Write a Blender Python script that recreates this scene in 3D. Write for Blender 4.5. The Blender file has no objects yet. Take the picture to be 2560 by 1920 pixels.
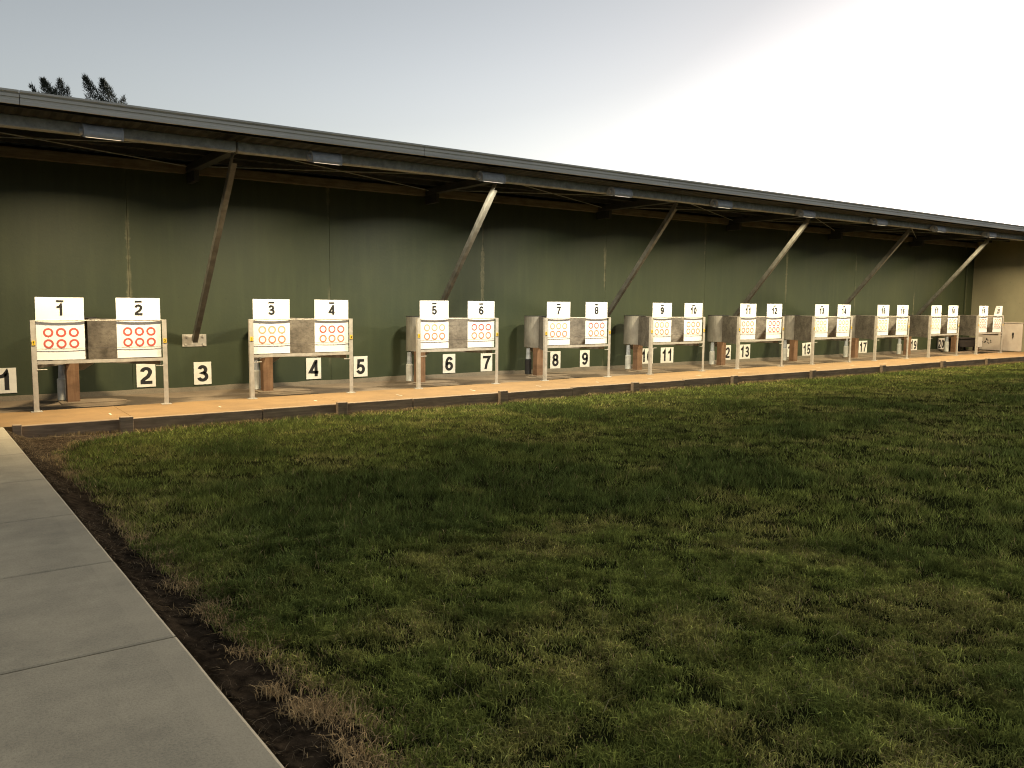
import bpy, bmesh, math, random
import numpy as np
from mathutils import Vector, Matrix

random.seed(7)
RNG = np.random.default_rng(11)
sc = bpy.context.scene
C = sc.collection
R = math.radians

# ------------------------------------------------------------------ camera
cam_d = bpy.data.cameras.new('camera'); cam = bpy.data.objects.new('camera', cam_d); C.objects.link(cam)
yaw, pitch, roll = 0.6213, 0.1012, 0.0100
fw = Vector((math.sin(yaw)*math.cos(pitch), math.cos(yaw)*math.cos(pitch), -math.sin(pitch)))
rt = Vector((math.cos(yaw), -math.sin(yaw), 0)); up = rt.cross(fw)
rt2 = rt*math.cos(roll)+up*math.sin(roll); up2 = -rt*math.sin(roll)+up*math.cos(roll)
m = Matrix((rt2, up2, -fw)).transposed().to_4x4(); m.translation = (0, 0, 1.6)
cam.matrix_world = m
cam_d.sensor_width = 36; cam_d.lens = 36*2048.8/2560
cam_d.clip_start = 0.05; cam_d.clip_end = 2000
sc.camera = cam

# ------------------------------------------------------------------ sky (dusk, the sun just down to the right), exposure
W = bpy.data.worlds.new('World'); sc.world = W; W.use_nodes = True
nt = W.node_tree; nt.nodes.clear()
wo = nt.nodes.new('ShaderNodeOutputWorld'); bg = nt.nodes.new('ShaderNodeBackground')
sky = nt.nodes.new('ShaderNodeTexSky'); sky.sky_type = 'NISHITA'; sky.sun_disc = False
SUN_EL, SUN_AZ = R(1.3), R(76)
sky.sun_elevation = SUN_EL; sky.sun_rotation = SUN_AZ
sky.air_density = 1.0; sky.dust_density = 3.0; sky.ozone_density = 1.7; sky.altitude = 50
hs = nt.nodes.new('ShaderNodeHueSaturation'); hs.inputs['Saturation'].default_value = 0.30
nt.links.new(sky.outputs[0], hs.inputs['Color'])
# the pale band of thick air that lies along the whole horizon at dusk
tc = nt.nodes.new('ShaderNodeTexCoord'); sx = nt.nodes.new('ShaderNodeSeparateXYZ'); nt.links.new(tc.outputs['Generated'], sx.inputs[0])
mr = nt.nodes.new('ShaderNodeMapRange'); mr.interpolation_type = 'SMOOTHSTEP'; nt.links.new(sx.outputs[2], mr.inputs[0])
mr.inputs[1].default_value = 0.0; mr.inputs[2].default_value = 0.42; mr.inputs[3].default_value = 1.75; mr.inputs[4].default_value = 1.0
vm = nt.nodes.new('ShaderNodeVectorMath'); vm.operation = 'SCALE'
nt.links.new(hs.outputs[0], vm.inputs[0]); nt.links.new(mr.outputs[0], vm.inputs['Scale']); nt.links.new(vm.outputs[0], bg.inputs[0])
bg.inputs[1].default_value = 0.15
nt.links.new(bg.outputs[0], wo.inputs[0])
sun_d = bpy.data.lights.new('low_sun', 'SUN'); sun_d.energy = 1.0; sun_d.angle = R(24); sun_d.color = (1.0, .90, .74)
sun = bpy.data.objects.new('low_sun', sun_d); C.objects.link(sun); sun.location = (20, 5, 12)
GLOW = R(9)                                                        # middle of the after-glow that stands over the sun
sun.rotation_euler = Vector((math.sin(SUN_AZ)*math.cos(GLOW), math.cos(SUN_AZ)*math.cos(GLOW), math.sin(GLOW))).to_track_quat('Z', 'Y').to_euler()
sc.view_settings.view_transform = 'Standard'; sc.view_settings.look = 'None'
sc.view_settings.exposure = 2.02; sc.view_settings.gamma = 1.0
sc.view_settings.use_curve_mapping = False
LAMP_POWER = 51.0
sc.cycles.filter_width = 1.1
sc.cycles.max_bounces = 6; sc.cycles.diffuse_bounces = 3; sc.cycles.glossy_bounces = 2
sc.cycles.sample_clamp_indirect = 4.0; sc.cycles.caustics_reflective = False; sc.cycles.caustics_refractive = False

# ------------------------------------------------------------------ materials
def nodes(name):
    mt = bpy.data.materials.new(name); mt.use_nodes = True
    n = mt.node_tree; b = n.nodes['Principled BSDF']
    return mt, n, b
def N(n, t, **kw):
    x = n.nodes.new(t)
    for k, v in kw.items():
        if hasattr(x, k): setattr(x, k, v)
        else: x.inputs[k].default_value = v
    return x
def L(n, a, b): n.links.new(a, b)
def noise(n, vec, scale, detail=4, rough=.6):
    x = N(n, 'ShaderNodeTexNoise'); x.inputs['Scale'].default_value = scale
    x.inputs['Detail'].default_value = detail; x.inputs['Roughness'].default_value = rough
    if vec is not None: L(n, vec, x.inputs['Vector'])
    return x.outputs['Fac']
def ramp(n, fac, stops):
    r = N(n, 'ShaderNodeValToRGB'); e = r.color_ramp.elements
    while len(e) < len(stops): e.new(0.5)
    for i, (p, c) in enumerate(stops):
        e[i].position = p; e[i].color = (*c, 1) if len(c) == 3 else c
    L(n, fac, r.inputs[0]); return r.outputs[0]
def mixc(n, fac, a, b, mode='MIX'):
    x = N(n, 'ShaderNodeMix'); x.data_type = 'RGBA'; x.blend_type = mode
    for s, v in ((0, fac), (6, a), (7, b)):
        if hasattr(v, 'links') or hasattr(v, 'is_linked'): L(n, v, x.inputs[s])
        else: x.inputs[s].default_value = v if s == 0 else (*v, 1)
    return x.outputs[2]
def mth(n, op, a, b=None, c=None):
    x = N(n, 'ShaderNodeMath'); x.operation = op
    for i, v in enumerate((a, b, c)):
        if v is None: continue
        if hasattr(v, 'is_linked'): L(n, v, x.inputs[i])
        else: x.inputs[i].default_value = v
    return x.outputs[0]
def pos(n, sx=1, sy=1, sz=1):
    g = N(n, 'ShaderNodeNewGeometry'); mp = N(n, 'ShaderNodeMapping')
    mp.inputs['Scale'].default_value = (sx, sy, sz); L(n, g.outputs['Position'], mp.inputs[0]); return mp.outputs[0]
def bump(n, b, h, strength=.3, dist=.01):
    x = N(n, 'ShaderNodeBump'); x.inputs['Strength'].default_value = strength; x.inputs['Distance'].default_value = dist
    L(n, h, x.inputs['Height']); L(n, x.outputs[0], b.inputs['Normal'])
def simple(name, ca, cb=None, scale=6, rough=.6, metal=0, bstr=0, bscale=40, stretch=(1, 1, 1), detail=5, lo=.35, hi=.65):
    mt, n, b = nodes(name)
    if cb is None: cb = tuple(x*.8 for x in ca)
    v = pos(n, *stretch)
    L(n, ramp(n, noise(n, v, scale, detail), [(lo, cb), (hi, ca)]), b.inputs['Base Color'])
    b.inputs['Roughness'].default_value = rough; b.inputs['Metallic'].default_value = metal
    if rough > .9: b.inputs['Specular IOR Level'].default_value = 0.0
    if bstr: bump(n, b, noise(n, v, bscale, 3), bstr, .004)
    return mt
M = {}
def wall_mat(base, dark, name, stains):
    mt, n, b = nodes(name)
    g = N(n, 'ShaderNodeNewGeometry'); sp = N(n, 'ShaderNodeSeparateXYZ'); L(n, g.outputs['Position'], sp.inputs[0])
    big = noise(n, pos(n, .7, .7, .5), 1.3, 5, .6)
    col = ramp(n, big, [(.32, dark), (.68, base)])
    st = noise(n, pos(n, 3.5, 3.5, .3), 2.0, 6, .6)                    # run marks down the paint
    col = mixc(n, mth(n, 'MULTIPLY', ramp(n, st, [(.48, (0, 0, 0)), (.75, (1, 1, 1))]), .30 if stains else .08), col, tuple(x*1.5+.003 for x in base))
    sp2 = noise(n, pos(n), 16, 3, .5)
    col = mixc(n, ramp(n, sp2, [(.66, (0, 0, 0)), (.74, (.5, .5, .5))]), col, tuple(x*.55 for x in dark))
    if stains:
        t = mth(n, 'ADD', sp.outputs[0], -2.775+1.745+34.9)
        t = mth(n, 'MODULO', t, 3.49); t = mth(n, 'ABSOLUTE', mth(n, 'ADD', t, -1.745))
        wob = mth(n, 'MULTIPLY', noise(n, pos(n, .3, .3, 4), 1.0, 4, .7), .16)
        band = mth(n, 'LESS_THAN', t, mth(n, 'ADD', wob, -.035))
        soft = N(n, 'ShaderNodeMapRange'); soft.interpolation_type = 'SMOOTHSTEP'
        L(n, mth(n, 'SUBTRACT', mth(n, 'ADD', wob, -.045), t), soft.inputs[0])
        soft.inputs[1].default_value = -.01; soft.inputs[2].default_value = .03
        where = ramp(n, noise(n, pos(n, 1.7, .35, .9), 1.0, 2, .5), [(.46, (0, 0, 0)), (.60, (1, 1, 1))])
        grain = ramp(n, noise(n, pos(n, 30, 30, 8), 1.0, 3), [(.3, (.2, .2, .2)), (.7, (1, 1, 1))])
        f = mth(n, 'MULTIPLY', mth(n, 'MULTIPLY', soft.outputs[0], where), mth(n, 'MULTIPLY', grain, .70))
        col = mixc(n, f, col, (.17, .155, .09))
    L(n, col, b.inputs['Base Color']); b.inputs['Roughness'].default_value = .62
    bump(n, b, noise(n, pos(n, 1, 1, 1), 22, 5, .6), .25, .006)
    return mt
M['green_wall'] = wall_mat((.029, .0385, .0130), (.0185, .0285, .0105), 'green_paint', True)
M['beige_wall'] = wall_mat((.245, .235, .14), (.19, .182, .11), 'beige_paint', False)
def concrete(name, a, b_, spots=.35, warm=None, edge=None):
    mt, n, b = nodes(name)
    c = ramp(n, noise(n, pos(n), 2.6, 8, .7), [(.36, b_), (.64, a)])
    fine = noise(n, pos(n), 90, 4, .7)
    c = mixc(n, spots, c, ramp(n, fine, [(.3, tuple(x*.45 for x in b_)), (.55, a)]), 'MIX')
    c2 = ramp(n, noise(n, pos(n, 1, 1, 1), 26, 3, .5), [(.70, (0, 0, 0)), (.78, (1, 1, 1))])
    c = mixc(n, mth(n, 'MULTIPLY', c2, .35), c, tuple(x*.5 for x in b_))
    if edge:                                                        # smoother trowelled margin round each bay
        at = N(n, 'ShaderNodeAttribute'); at.attribute_name = 'margin'
        wob = mth(n, 'MULTIPLY', mth(n, 'ADD', noise(n, pos(n), 14, 3), -.5), .25)
        mr = N(n, 'ShaderNodeMapRange'); L(n, mth(n, 'ADD', at.outputs['Fac'], wob), mr.inputs[0])
        mr.inputs[1].default_value = .45; mr.inputs[2].default_value = .55
        c = mixc(n, mth(n, 'MULTIPLY', mr.outputs[0], .30), c, edge)
    wear = ramp(n, noise(n, pos(n, 1, 1, 1), .9, 9, .72), [(.50, (0, 0, 0)), (.68, (1, 1, 1))])
    c = mixc(n, mth(n, 'MULTIPLY', wear, .38), c, tuple(x*.52 for x in b_))
    L(n, c, b.inputs['Base Color']); b.inputs['Roughness'].default_value = .85
    bump(n, b, fine, .25, .003)
    return mt
M['path'] = concrete('path_concrete', (.41, .355, .245), (.265, .235, .165), .35, edge=(.40, .345, .24))
M['slab'] = concrete('tan_concrete', (.235, .140, .052), (.165, .098, .037), .30)
M['rough'] = concrete('rough_concrete', (.20, .148, .092), (.115, .085, .055), .45)
M['footing'] = concrete('mortar', (.15, .122, .082), (.075, .062, .043), .5)
def wood(name, a, b_, axis=0):
    mt, n, b = nodes(name)
    s = [14, 14, 14]; s[axis] = .9
    g = noise(n, pos(n, *s), 2.2, 6, .7)
    c = ramp(n, g, [(.3, b_), (.68, a)])
    c = mixc(n, ramp(n, noise(n, pos(n, 1.2, 1.2, 3), 2.0, 4), [(.45, (0, 0, 0)), (.75, (.6, .6, .6))]), c, tuple(x*.45 for x in b_))
    L(n, c, b.inputs['Base Color']); b.inputs['Roughness'].default_value = .9; b.inputs['Specular IOR Level'].default_value = .12
    bump(n, b, g, .5, .006)
    return mt
M['sleeper'] = wood('weathered_timber', (.36, .265, .17), (.18, .13, .088), 0)
M['post_wood'] = wood('red_timber', (.24, .145, .085), (.14, .08, .046), 2)
M['purlin_wood'] = wood('brown_timber', (.20, .18, .14), (.12, .105, .08), 0)
M['galv'] = simple('galvanised_steel', (.42, .43, .42), (.22, .23, .23), 9, .55, .35, .2, 60, detail=6)
M['galv_dark'] = simple('dull_galvanised_steel', (.44, .47, .49), (.26, .28, .295), 9, .6, .0, .15, 50)
M['fascia'] = simple('grey_fascia_paint', (.60, .58, .52), (.48, .465, .42), 3, .5, 0, .1, 60, (.3, 3, 3))
M['roof'] = simple('dark_roof_underside', (.042, .046, .050), (.026, .028, .031), 2, .7)
M['purlin'] = simple('dark_purlin_steel', (.050, .053, .056), (.032, .034, .036), 5, .6, .2)
M['frame'] = simple('pale_frame_paint', (.47, .435, .37), (.36, .33, .275), 12, .5, .1, .1, 80)
M['brace'] = simple('grey_brace_steel', (.14, .135, .112), (.085, .08, .066), 8, .5, .25, .1, 60)
M['housing'] = simple('grey_lamp_housing', (.44, .47, .52), (.34, .365, .40), 14, .5, .1, .1, 90)
M['black'] = simple('black_print', (.012, .011, .010), (.008, .008, .008), 20, .6)
M['white_board'] = simple('white_board', (.83, .82, .78), (.78, .77, .72), 2.5, .55)
M['paper'] = simple('target_paper', (.82, .80, .74), (.80, .77, .71), 5, .8)
M['sign'] = simple('sign_white', (.72, .70, .62), (.62, .60, .53), 7, .55)
M['yellow'] = simple('yellow_tag', (.75, .50, .03), (.65, .42, .03), 20, .5)
M['pipe_white'] = simple('white_plastic', (.60, .60, .54), (.45, .45, .40), 10, .5)
M['pipe_dark'] = simple('black_plastic', (.02, .02, .02), (.012, .012, .012), 10, .5)
M['ring_red'] = simple('red_print', (.50, .085, .062), (.43, .07, .05), 30, .7)
M['ring_glare'] = simple('glare_orange_print', (.54, .21, .10), (.48, .17, .08), 30, .7)  # red rings lightened to orange, lamp glare painted into the colour
M['ring_glare_pale'] = simple('glare_pale_print', (.62, .34, .19), (.56, .29, .15), 30, .7)  # paler still: bloom washing out the rings, put into the print colour
M['ring_green'] = simple('olive_print', (.52, .42, .25), (.46, .36, .21), 30, .7)
M['cord'] = simple('dark_cord', (.06, .05, .045), None, 30, .8)
M['soil'] = simple('dark_soil', (.050, .036, .023), (.012, .009, .006), 14, .95, 0, 1.0, 60, detail=8)
M['thatch'] = simple('thatch', (.034, .036, .012), (.016, .018, .006), 9, .95, 0, .6, 80, detail=6)
M['ground'] = simple('open_ground', (.09, .085, .05), (.05, .055, .03), .4, .95)
M['panel_pale'] = simple('pale_panel', (.58, .52, .42), (.50, .44, .35), 3, .5)
M['bench'] = simple('dark_box_wood', (.030, .024, .018), (.018, .014, .011), 9, .8)
M['bark'] = simple('bark', (.09, .07, .055), (.05, .04, .03), 8, .9)
M['leaf'] = simple('dark_leaf', (.045, .055, .035), (.03, .04, .026), 1.2, .7)
M['mark'] = simple('worn_white_paint', (.66, .58, .45), (.5, .42, .3), 40, .8)
def trap_mat():
    mt, n, b = nodes('dirty_trap_steel')
    c = ramp(n, noise(n, pos(n, 1, 1, 1), 3.2, 6, .65), [(.3, (.088, .077, .063)), (.5, (.19, .168, .138)), (.72, (.30, .27, .222))])
    c = mixc(n, ramp(n, noise(n, pos(n, 1, 1, 2.2), 11, 6, .75), [(.45, (0, 0, 0)), (.7, (.7, .7, .7))]), c, (.05, .043, .036))
    L(n, c, b.inputs['Base Color']); b.inputs['Roughness'].default_value = .6; b.inputs['Metallic'].default_value = .15
    return mt
M['trap'] = trap_mat()
M['drum'] = simple('drum_steel', (.32, .30, .25), (.19, .175, .145), 5, .5, .25, .1, 40, (1, 1, .5))
def blade_mat(name):
    mt, n, b = nodes(name); n.nodes.remove(b); out = n.nodes['Material Output']
    at = N(n, 'ShaderNodeAttribute'); at.attribute_name = 'tint'
    d = N(n, 'ShaderNodeBsdfDiffuse'); t = N(n, 'ShaderNodeBsdfTranslucent'); mx = N(n, 'ShaderNodeMixShader')
    L(n, at.outputs['Color'], d.inputs[0]); L(n, at.outputs['Color'], t.inputs[0]); mx.inputs[0].default_value = .22
    L(n, d.outputs[0], mx.inputs[1]); L(n, t.outputs[0], mx.inputs[2]); L(n, mx.outputs[0], out.inputs[0])
    return mt
M['blade'] = blade_mat('grass_blade'); M['straw'] = blade_mat('dry_straw')
def emit(name, col, s):
    mt, n, b = nodes(name); b.inputs['Base Color'].default_value = (.8, .8, .8, 1)
    b.inputs['Emission Color'].default_value = (*col, 1); b.inputs['Emission Strength'].default_value = s; return mt

# ------------------------------------------------------------------ mesh helpers
class MB:
    def __init__(s): s.v = []; s.f = []
    def add(s, vs, fs):
        o = len(s.v); s.v += [tuple(x) for x in vs]; s.f += [tuple(i+o for i in f) for f in fs]; return s
    def box(s, x0, x1, y0, y1, z0, z1):
        return s.add([(x0, y0, z0), (x1, y0, z0), (x1, y1, z0), (x0, y1, z0), (x0, y0, z1), (x1, y0, z1), (x1, y1, z1), (x0, y1, z1)],
                     [(3, 2, 1, 0), (4, 5, 6, 7), (0, 1, 5, 4), (1, 2, 6, 5), (2, 3, 7, 6), (3, 0, 4, 7)])
    def prism(s, prof, x0, x1):                                      # (y, z) profile extruded along x
        n = len(prof); v = [(x0, y, z) for y, z in prof]+[(x1, y, z) for y, z in prof]
        f = [(i, (i+1) % n, (i+1) % n+n, i+n) for i in range(n)]
        return s.add(v, f+[tuple(range(n))[::-1], tuple(range(n, 2*n))])
    def plan(s, pts, z0, z1):                                        # (x, y) outline extruded in z
        n = len(pts); v = [(x, y, z0) for x, y in pts]+[(x, y, z1) for x, y in pts]
        f = [(i, (i+1) % n, (i+1) % n+n, i+n) for i in range(n)]
        return s.add(v, f+[tuple(range(n))[::-1], tuple(range(n, 2*n))])
    def tube(s, p, q, r0, r1=None, n=8, cap=True):
        r1 = r0 if r1 is None else r1
        p, q = Vector(p), Vector(q); d = (q-p).normalized()
        a = d.orthogonal().normalized(); b = d.cross(a)
        v = [p+(a*math.cos(t)+b*math.sin(t))*r0 for t in (2*math.pi*i/n for i in range(n))]
        v += [q+(a*math.cos(t)+b*math.sin(t))*r1 for t in (2*math.pi*i/n for i in range(n))]
        f = [(i, (i+1) % n, (i+1) % n+n, i+n) for i in range(n)]
        if cap: f += [tuple(range(n))[::-1], tuple(range(n, 2*n))]
        return s.add(v, f)
    def path(s, pts, r, n=6):
        for a, b in zip(pts[:-1], pts[1:]): s.tube(a, b, r, n=n)
        return s
    def mesh(s, name, bevel=0, smooth=False):
        me = bpy.data.meshes.new(name); me.from_pydata(s.v, [], s.f); me.update()
        bm = bmesh.new(); bm.from_mesh(me); bmesh.ops.recalc_face_normals(bm, faces=bm.faces)
        if bevel: bmesh.ops.bevel(bm, geom=list(bm.edges), offset=bevel, segments=1, affect='EDGES', profile=.7)
        bm.to_mesh(me); bm.free()
        if smooth:
            for p in me.polygons: p.use_smooth = True
        return me
def obj(name, me, mat, parent=None, loc=(0, 0, 0), bevel=0, smooth=False, kind=None, label=None):
    if isinstance(me, MB): me = me.mesh(name, bevel, smooth)
    if mat is not None and not me.materials: me.materials.append(mat)
    o = bpy.data.objects.new(name, me); C.objects.link(o); o.location = loc
    if parent is not None: o.parent = parent
    if kind: o['kind'] = kind
    if label: o['label'] = label
    return o
def thing(name, label, cat, loc=(0, 0, 0), group=None):
    o = bpy.data.objects.new(name, None); C.objects.link(o); o.location = loc; o.empty_display_size = .2
    return tag(o, label, cat, group)
def tag(o, label, cat, group=None):
    o['label'] = label; o['category'] = cat
    if group: o['group'] = group
    return o
def dup(root, loc):
    r = root.copy(); C.objects.link(r); r.location = loc
    for ch in list(root.children):
        c = ch.copy(); C.objects.link(c); c.parent = r
        for g in ch.children:
            d = g.copy(); C.objects.link(d); d.parent = c
    return r
def _arc(cx, cy, rx, ry, a0, a1, n=14):
    return [(cx+rx*math.cos(R(a0+(a1-a0)*k/n)), cy+ry*math.sin(R(a0+(a1-a0)*k/n))) for k in range(n+1)]
def _stroke(pts, w, closed=False):
    n = len(pts); v = []; f = []
    for k in range(n):
        p = pts[k]; a = pts[(k-1) % n] if (closed or k > 0) else None; b = pts[(k+1) % n] if (closed or k < n-1) else None
        d1 = Vector((p[0]-a[0], p[1]-a[1])).normalized() if a else None; d2 = Vector((b[0]-p[0], b[1]-p[1])).normalized() if b else None
        d1 = d1 or d2; d2 = d2 or d1; n1 = Vector((-d1.y, d1.x)); n2 = Vector((-d2.y, d2.x)); m = (n1+n2).normalized(); s_ = w/2/max(.45, m.dot(n1))
        v += [(p[0]+m.x*s_, p[1]+m.y*s_), (p[0]-m.x*s_, p[1]-m.y*s_)]
    for k in range(n if closed else n-1):
        q = (k+1) % n; f.append((2*k, 2*k+1, 2*q+1, 2*q))
    return v, f
def digit_shape(ch, w):
    """grotesque numeral, 1 high and .56 wide, drawn as strokes of width w"""
    a = w/2; W_ = .56; m = .52; S_ = []
    if ch == '0': S_ = [(_arc(.28, .5, .28-a, .5-a, 0, 350, 27), True)]
    elif ch == '1': S_ = [([(.05, .77-a*.4), (.17, .78-a*.4), (.27, .84-a*.3), (.34, 1-a*.2), (.34, .9), (.34, 0)], False)]
    elif ch == '2': S_ = [(_arc(.28, .70, .28-a, .30-a, 172, -28, 14)+[(.36, .43), (.20, .30), (.10, .19), (a+.01, a), (W_, a)], False)]
    elif ch == '3': S_ = [(_arc(.27, (m+1-a)/2, .25-a, (1-a-m)/2, 165, -90, 14)+_arc(.27, (m+a)/2, .29-a, (m-a)/2, 90, -165, 16)[1:], False)]
    elif ch == '4': S_ = [([(.42, 0), (.42, .96), (.40, .96), (.02+a*.6, .25+a*.4), (.56, .25)], False)]
    elif ch == '5': S_ = [([(.50, 1-a), (.13+a*.3, 1-a), (.075+a*.6, .50)]+_arc(.27, .33, .29-a, .33-a, 125, -160, 16), False)]
    elif ch in '69':
        S_ = [(_arc(.30, .5, .30-a, .5-a, 40, 180, 12)+_arc(.28, .32, .28-a, .32-a, 180, 520, 24), False)]
    elif ch == '7': S_ = [([(0, 1-a), (W_-a*.6, 1-a), (.40, .70), (.28, .40), (.20, 0)], False)]
    elif ch == '8': S_ = [(_arc(.28, (m+a)/2, .28-a, (m-a)/2, 90, 430, 20)+_arc(.28, (m+1-a)/2, .255-a, (1-a-m)/2, 270, 610, 20), False)]
    v = []; f = []
    for pts, cl in S_:
        vv_, ff_ = _stroke(pts, w, cl); o = len(v); v += vv_; f += [tuple(i+o for i in q) for q in ff_]
    if ch == '9': v = [(.56-x, 1-y) for x, y in v]
    return v, f
def numerals(name, num, height, width, weight, mat, parent, place, loc=(0, 0, 0)):
    """one mesh per digit, standing in the x-z plane and centred; place() puts the points on their surface"""
    t = str(num); adv = .56+.12; total = adv*len(t)-.12
    sx = height if width is None else width/total
    for k, ch in enumerate(t):
        v, f = digit_shape(ch, weight)
        pts = [((x+adv*k-total/2)*sx, 0.0, y*height) for x, y in v]
        obj(name, MB().add(place(pts), f), mat, parent, loc=loc)
# value noise for scattering
_grid = np.random.default_rng(5).random((256, 256))
def vnoise(x, y, scale, off=0):
    x = np.asarray(x)*scale+off*17.3+900; y = np.asarray(y)*scale+off*7.7+900
    xi = np.floor(x).astype(int); yi = np.floor(y).astype(int); fx = x-xi; fy = y-yi
    fx = fx*fx*(3-2*fx); fy = fy*fy*(3-2*fy)
    g = lambda a, b: _grid[a % 256, b % 256]
    return (g(xi, yi)*(1-fx)+g(xi+1, yi)*fx)*(1-fy)+(g(xi, yi+1)*(1-fx)+g(xi+1, yi+1)*fx)*fy
def fbm(x, y, scale, off=0, o=3):
    t = 0; a = .5; w = 0
    for i in range(o): t = t+a*vnoise(x, y, scale*2**i, off+i); w += a; a *= .5
    return t/w
def lawn_z(x, y):
    return -.155+.10*np.clip((11.4-np.asarray(y))/7.0, 0, 1)+.05*(fbm(x, y, .9, 3)-.5)+.03*(vnoise(x, y, 3.2, 8)-.5)
def path_edge(y): return .990-.0235*np.asarray(y)
def grass_edge(y):
    y = np.asarray(y)
    return np.interp(y, [2.0, 2.6, 2.8, 3.2, 3.6, 4.0, 4.6, 5.3, 6.2, 8.0, 9.0, 10.3, 10.9, 11.3, 11.6], [1.22, 1.25, 1.31, 1.27, 1.18, 1.15, 1.16, 1.11, 1.07, 1.07, 1.03, 1.12, 1.35, 1.9, 2.4])+.09*(fbm(y, y*0, 2.6, 4)-.5)

# ------------------------------------------------------------------ ground, lawn, soil, path, slab
obj('ground', MB().add([(-300, -300, -.32), (400, -300, -.32), (400, 500, -.32), (-300, 500, -.32)], [(0, 1, 2, 3)]), M['ground'], kind='structure')
def sheet(name, xs, ys, zf, mat):
    X, Y = np.meshgrid(xs, ys); Z = zf(X, Y)
    v = np.stack([X, Y, Z], -1).reshape(-1, 3); nx = len(xs)
    f = [(j*nx+i, j*nx+i+1, (j+1)*nx+i+1, (j+1)*nx+i) for j in range(len(ys)-1) for i in range(nx-1)]
    return obj(name, MB().add(v.tolist(), f), mat, kind='structure', smooth=True)
xs = np.concatenate([np.arange(.95, 36, .14), np.arange(36, 61, 1.2)])
ys = np.concatenate([np.arange(-20, 0, 2), np.arange(0, 11.62, .14), [11.63]])
sheet('lawn', xs, ys, lambda X, Y: lawn_z(X, Y)-.010-np.where(X < grass_edge(Y)-.05, .05, 0), M['thatch'])
xs = np.arange(.55, 2.5, .05); ys = np.arange(-1, 11.62, .06)
def soil_z(X, Y):
    z = lawn_z(X, Y)-.004+.026*(fbm(X, Y, 5, 6)-.5)+.024*(fbm(X, Y, 22, 2)-.5)
    z = np.minimum(z, -.012)
    near = X-path_edge(Y)
    z = np.maximum(z, -.020-.5*np.clip(near, 0, 1)+.012*(fbm(X, Y, 9, 5)-.5))
    z = np.where(near < .004, -.075, z)
    return np.where(X > grass_edge(Y)+.12, z-.16, z)
sheet('soil_strip', xs, ys, soil_z, M['soil'])

pa = bpy.data.objects.new('path', None); C.objects.link(pa); pa['kind'] = 'structure'
js = [-1.55, -.17, 1.21, 2.59, 3.976, 5.362, 6.70, 8.15, 9.60, 10.85, 11.70]
for a, b in zip(js[:-1], js[1:]):
    a2, b2 = a+.006, b-.006
    if b > 11.6: b2 = 11.695
    mb = MB(); xsub = [-2.6, -.6]; T = .13
    x0, x1 = -2.6, lambda y: float(path_edge(y))
    us = [0, T, None, None]; ny = [a2, a2+.010]+list(np.linspace(a2+.06, b2-.06, 14))+[b2-.010, b2]
    cols = []
    for y in ny:
        e = x1(y)+.004*(fbm(y, 0, 3.0, 3)-.5); cols.append([(x0, y), (x0+T, y), (e-T, y), (e-.012, y), (e, y)])
    v = []; mg = []
    for j, row in enumerate(cols):
        for i, (x, y) in enumerate(row):
            rim = (j in (0, len(ny)-1)) or i == 4
            v.append((x, y, -.005 if rim else 0.0)); 
            du = min(abs(y-a2), abs(b2-y), abs(x1(y)-x)); mg.append(1.0 if du < T-.001 else 0.0)
    nx = 5; f = [(j*nx+i, j*nx+i+1, (j+1)*nx+i+1, (j+1)*nx+i) for j in range(len(ny)-1) for i in range(4)]
    # vertical skirts
    rim = [i for i in range(5)]+[j*5+4 for j in range(1, len(ny))]+[(len(ny)-1)*5+i for i in (3, 2, 1, 0)]
    base = len(v)
    for k in rim: x, y, z = v[k]; v.append((x, y, -.14)); mg.append(1.0)
    for k in range(len(rim)-1): f.append((rim[k], base+k, base+k+1, rim[k+1]))
    me = bpy.data.meshes.new('concrete_bay'); me.from_pydata(v, [], f); me.update()
    at = me.attributes.new('dist_x', 'FLOAT', 'POINT')
    at = me.attributes.new('margin', 'FLOAT', 'POINT')
    # per-face margin so that the border reads with a clear line
    me.attributes.remove(me.attributes['margin']); at = me.attributes.new('margin', 'FLOAT', 'FACE')
    for p in me.polygons:
        c = p.center; at.data[p.index].value = 1.0 if x1(c.y)-c.x < T-.01 else 0.0
    obj('concrete_bay', me, M['path'], pa)
obj('joint_filler', MB().box(-2.58, .64, -1.5, 11.6, -.12, -.022), M['soil'], pa)

sl = bpy.data.objects.new('range_pavement', None); C.objects.link(sl); sl['kind'] = 'structure'
bx = [-8, -4.6, -1.2, 2.2, 5.2, 8.2, 11.2, 14.2, 17.2, 20.2, 23.2, 26.2, 29.2, 31.15]
for a, b in zip(bx[:-1], bx[1:]):
    obj('slab', MB().box(a+.0015, b-.0015, 11.70, 13.12, -.2, 0), M['slab'], sl, bevel=.004)
def rough_z(X, Y): return -.012+.02*(fbm(X, Y, 2.2, 3)-.5)+.01*(fbm(X, Y, 14, 3)-.5)
X, Y = np.meshgrid(np.arange(-8, 31.2, .2), np.arange(13.10, 14.76, .11)); v = np.stack([X, Y, rough_z(X, Y)], -1).reshape(-1, 3); nx = X.shape[1]
obj('rough_apron', MB().add(v.tolist(), [(j*nx+i, j*nx+i+1, (j+1)*nx+i+1, (j+1)*nx+i) for j in range(X.shape[0]-1) for i in range(nx-1)]), M['rough'], sl, smooth=True)
for k in range(19):
    xm = 2.0+1.475*k; a = R(8*math.sin(k*3)); ln = .16+.05*math.sin(k*5)
    mb = MB().add([(-.012, -ln/2, 0), (.012, -ln/2, 0), (.012, ln/2, 0), (-.012, ln/2, 0)], [(0, 1, 2, 3)])
    o = obj('painted_tick', mb, M['mark'], sl, loc=(xm, 12.23, .004)); o.rotation_euler.z = a

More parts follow.
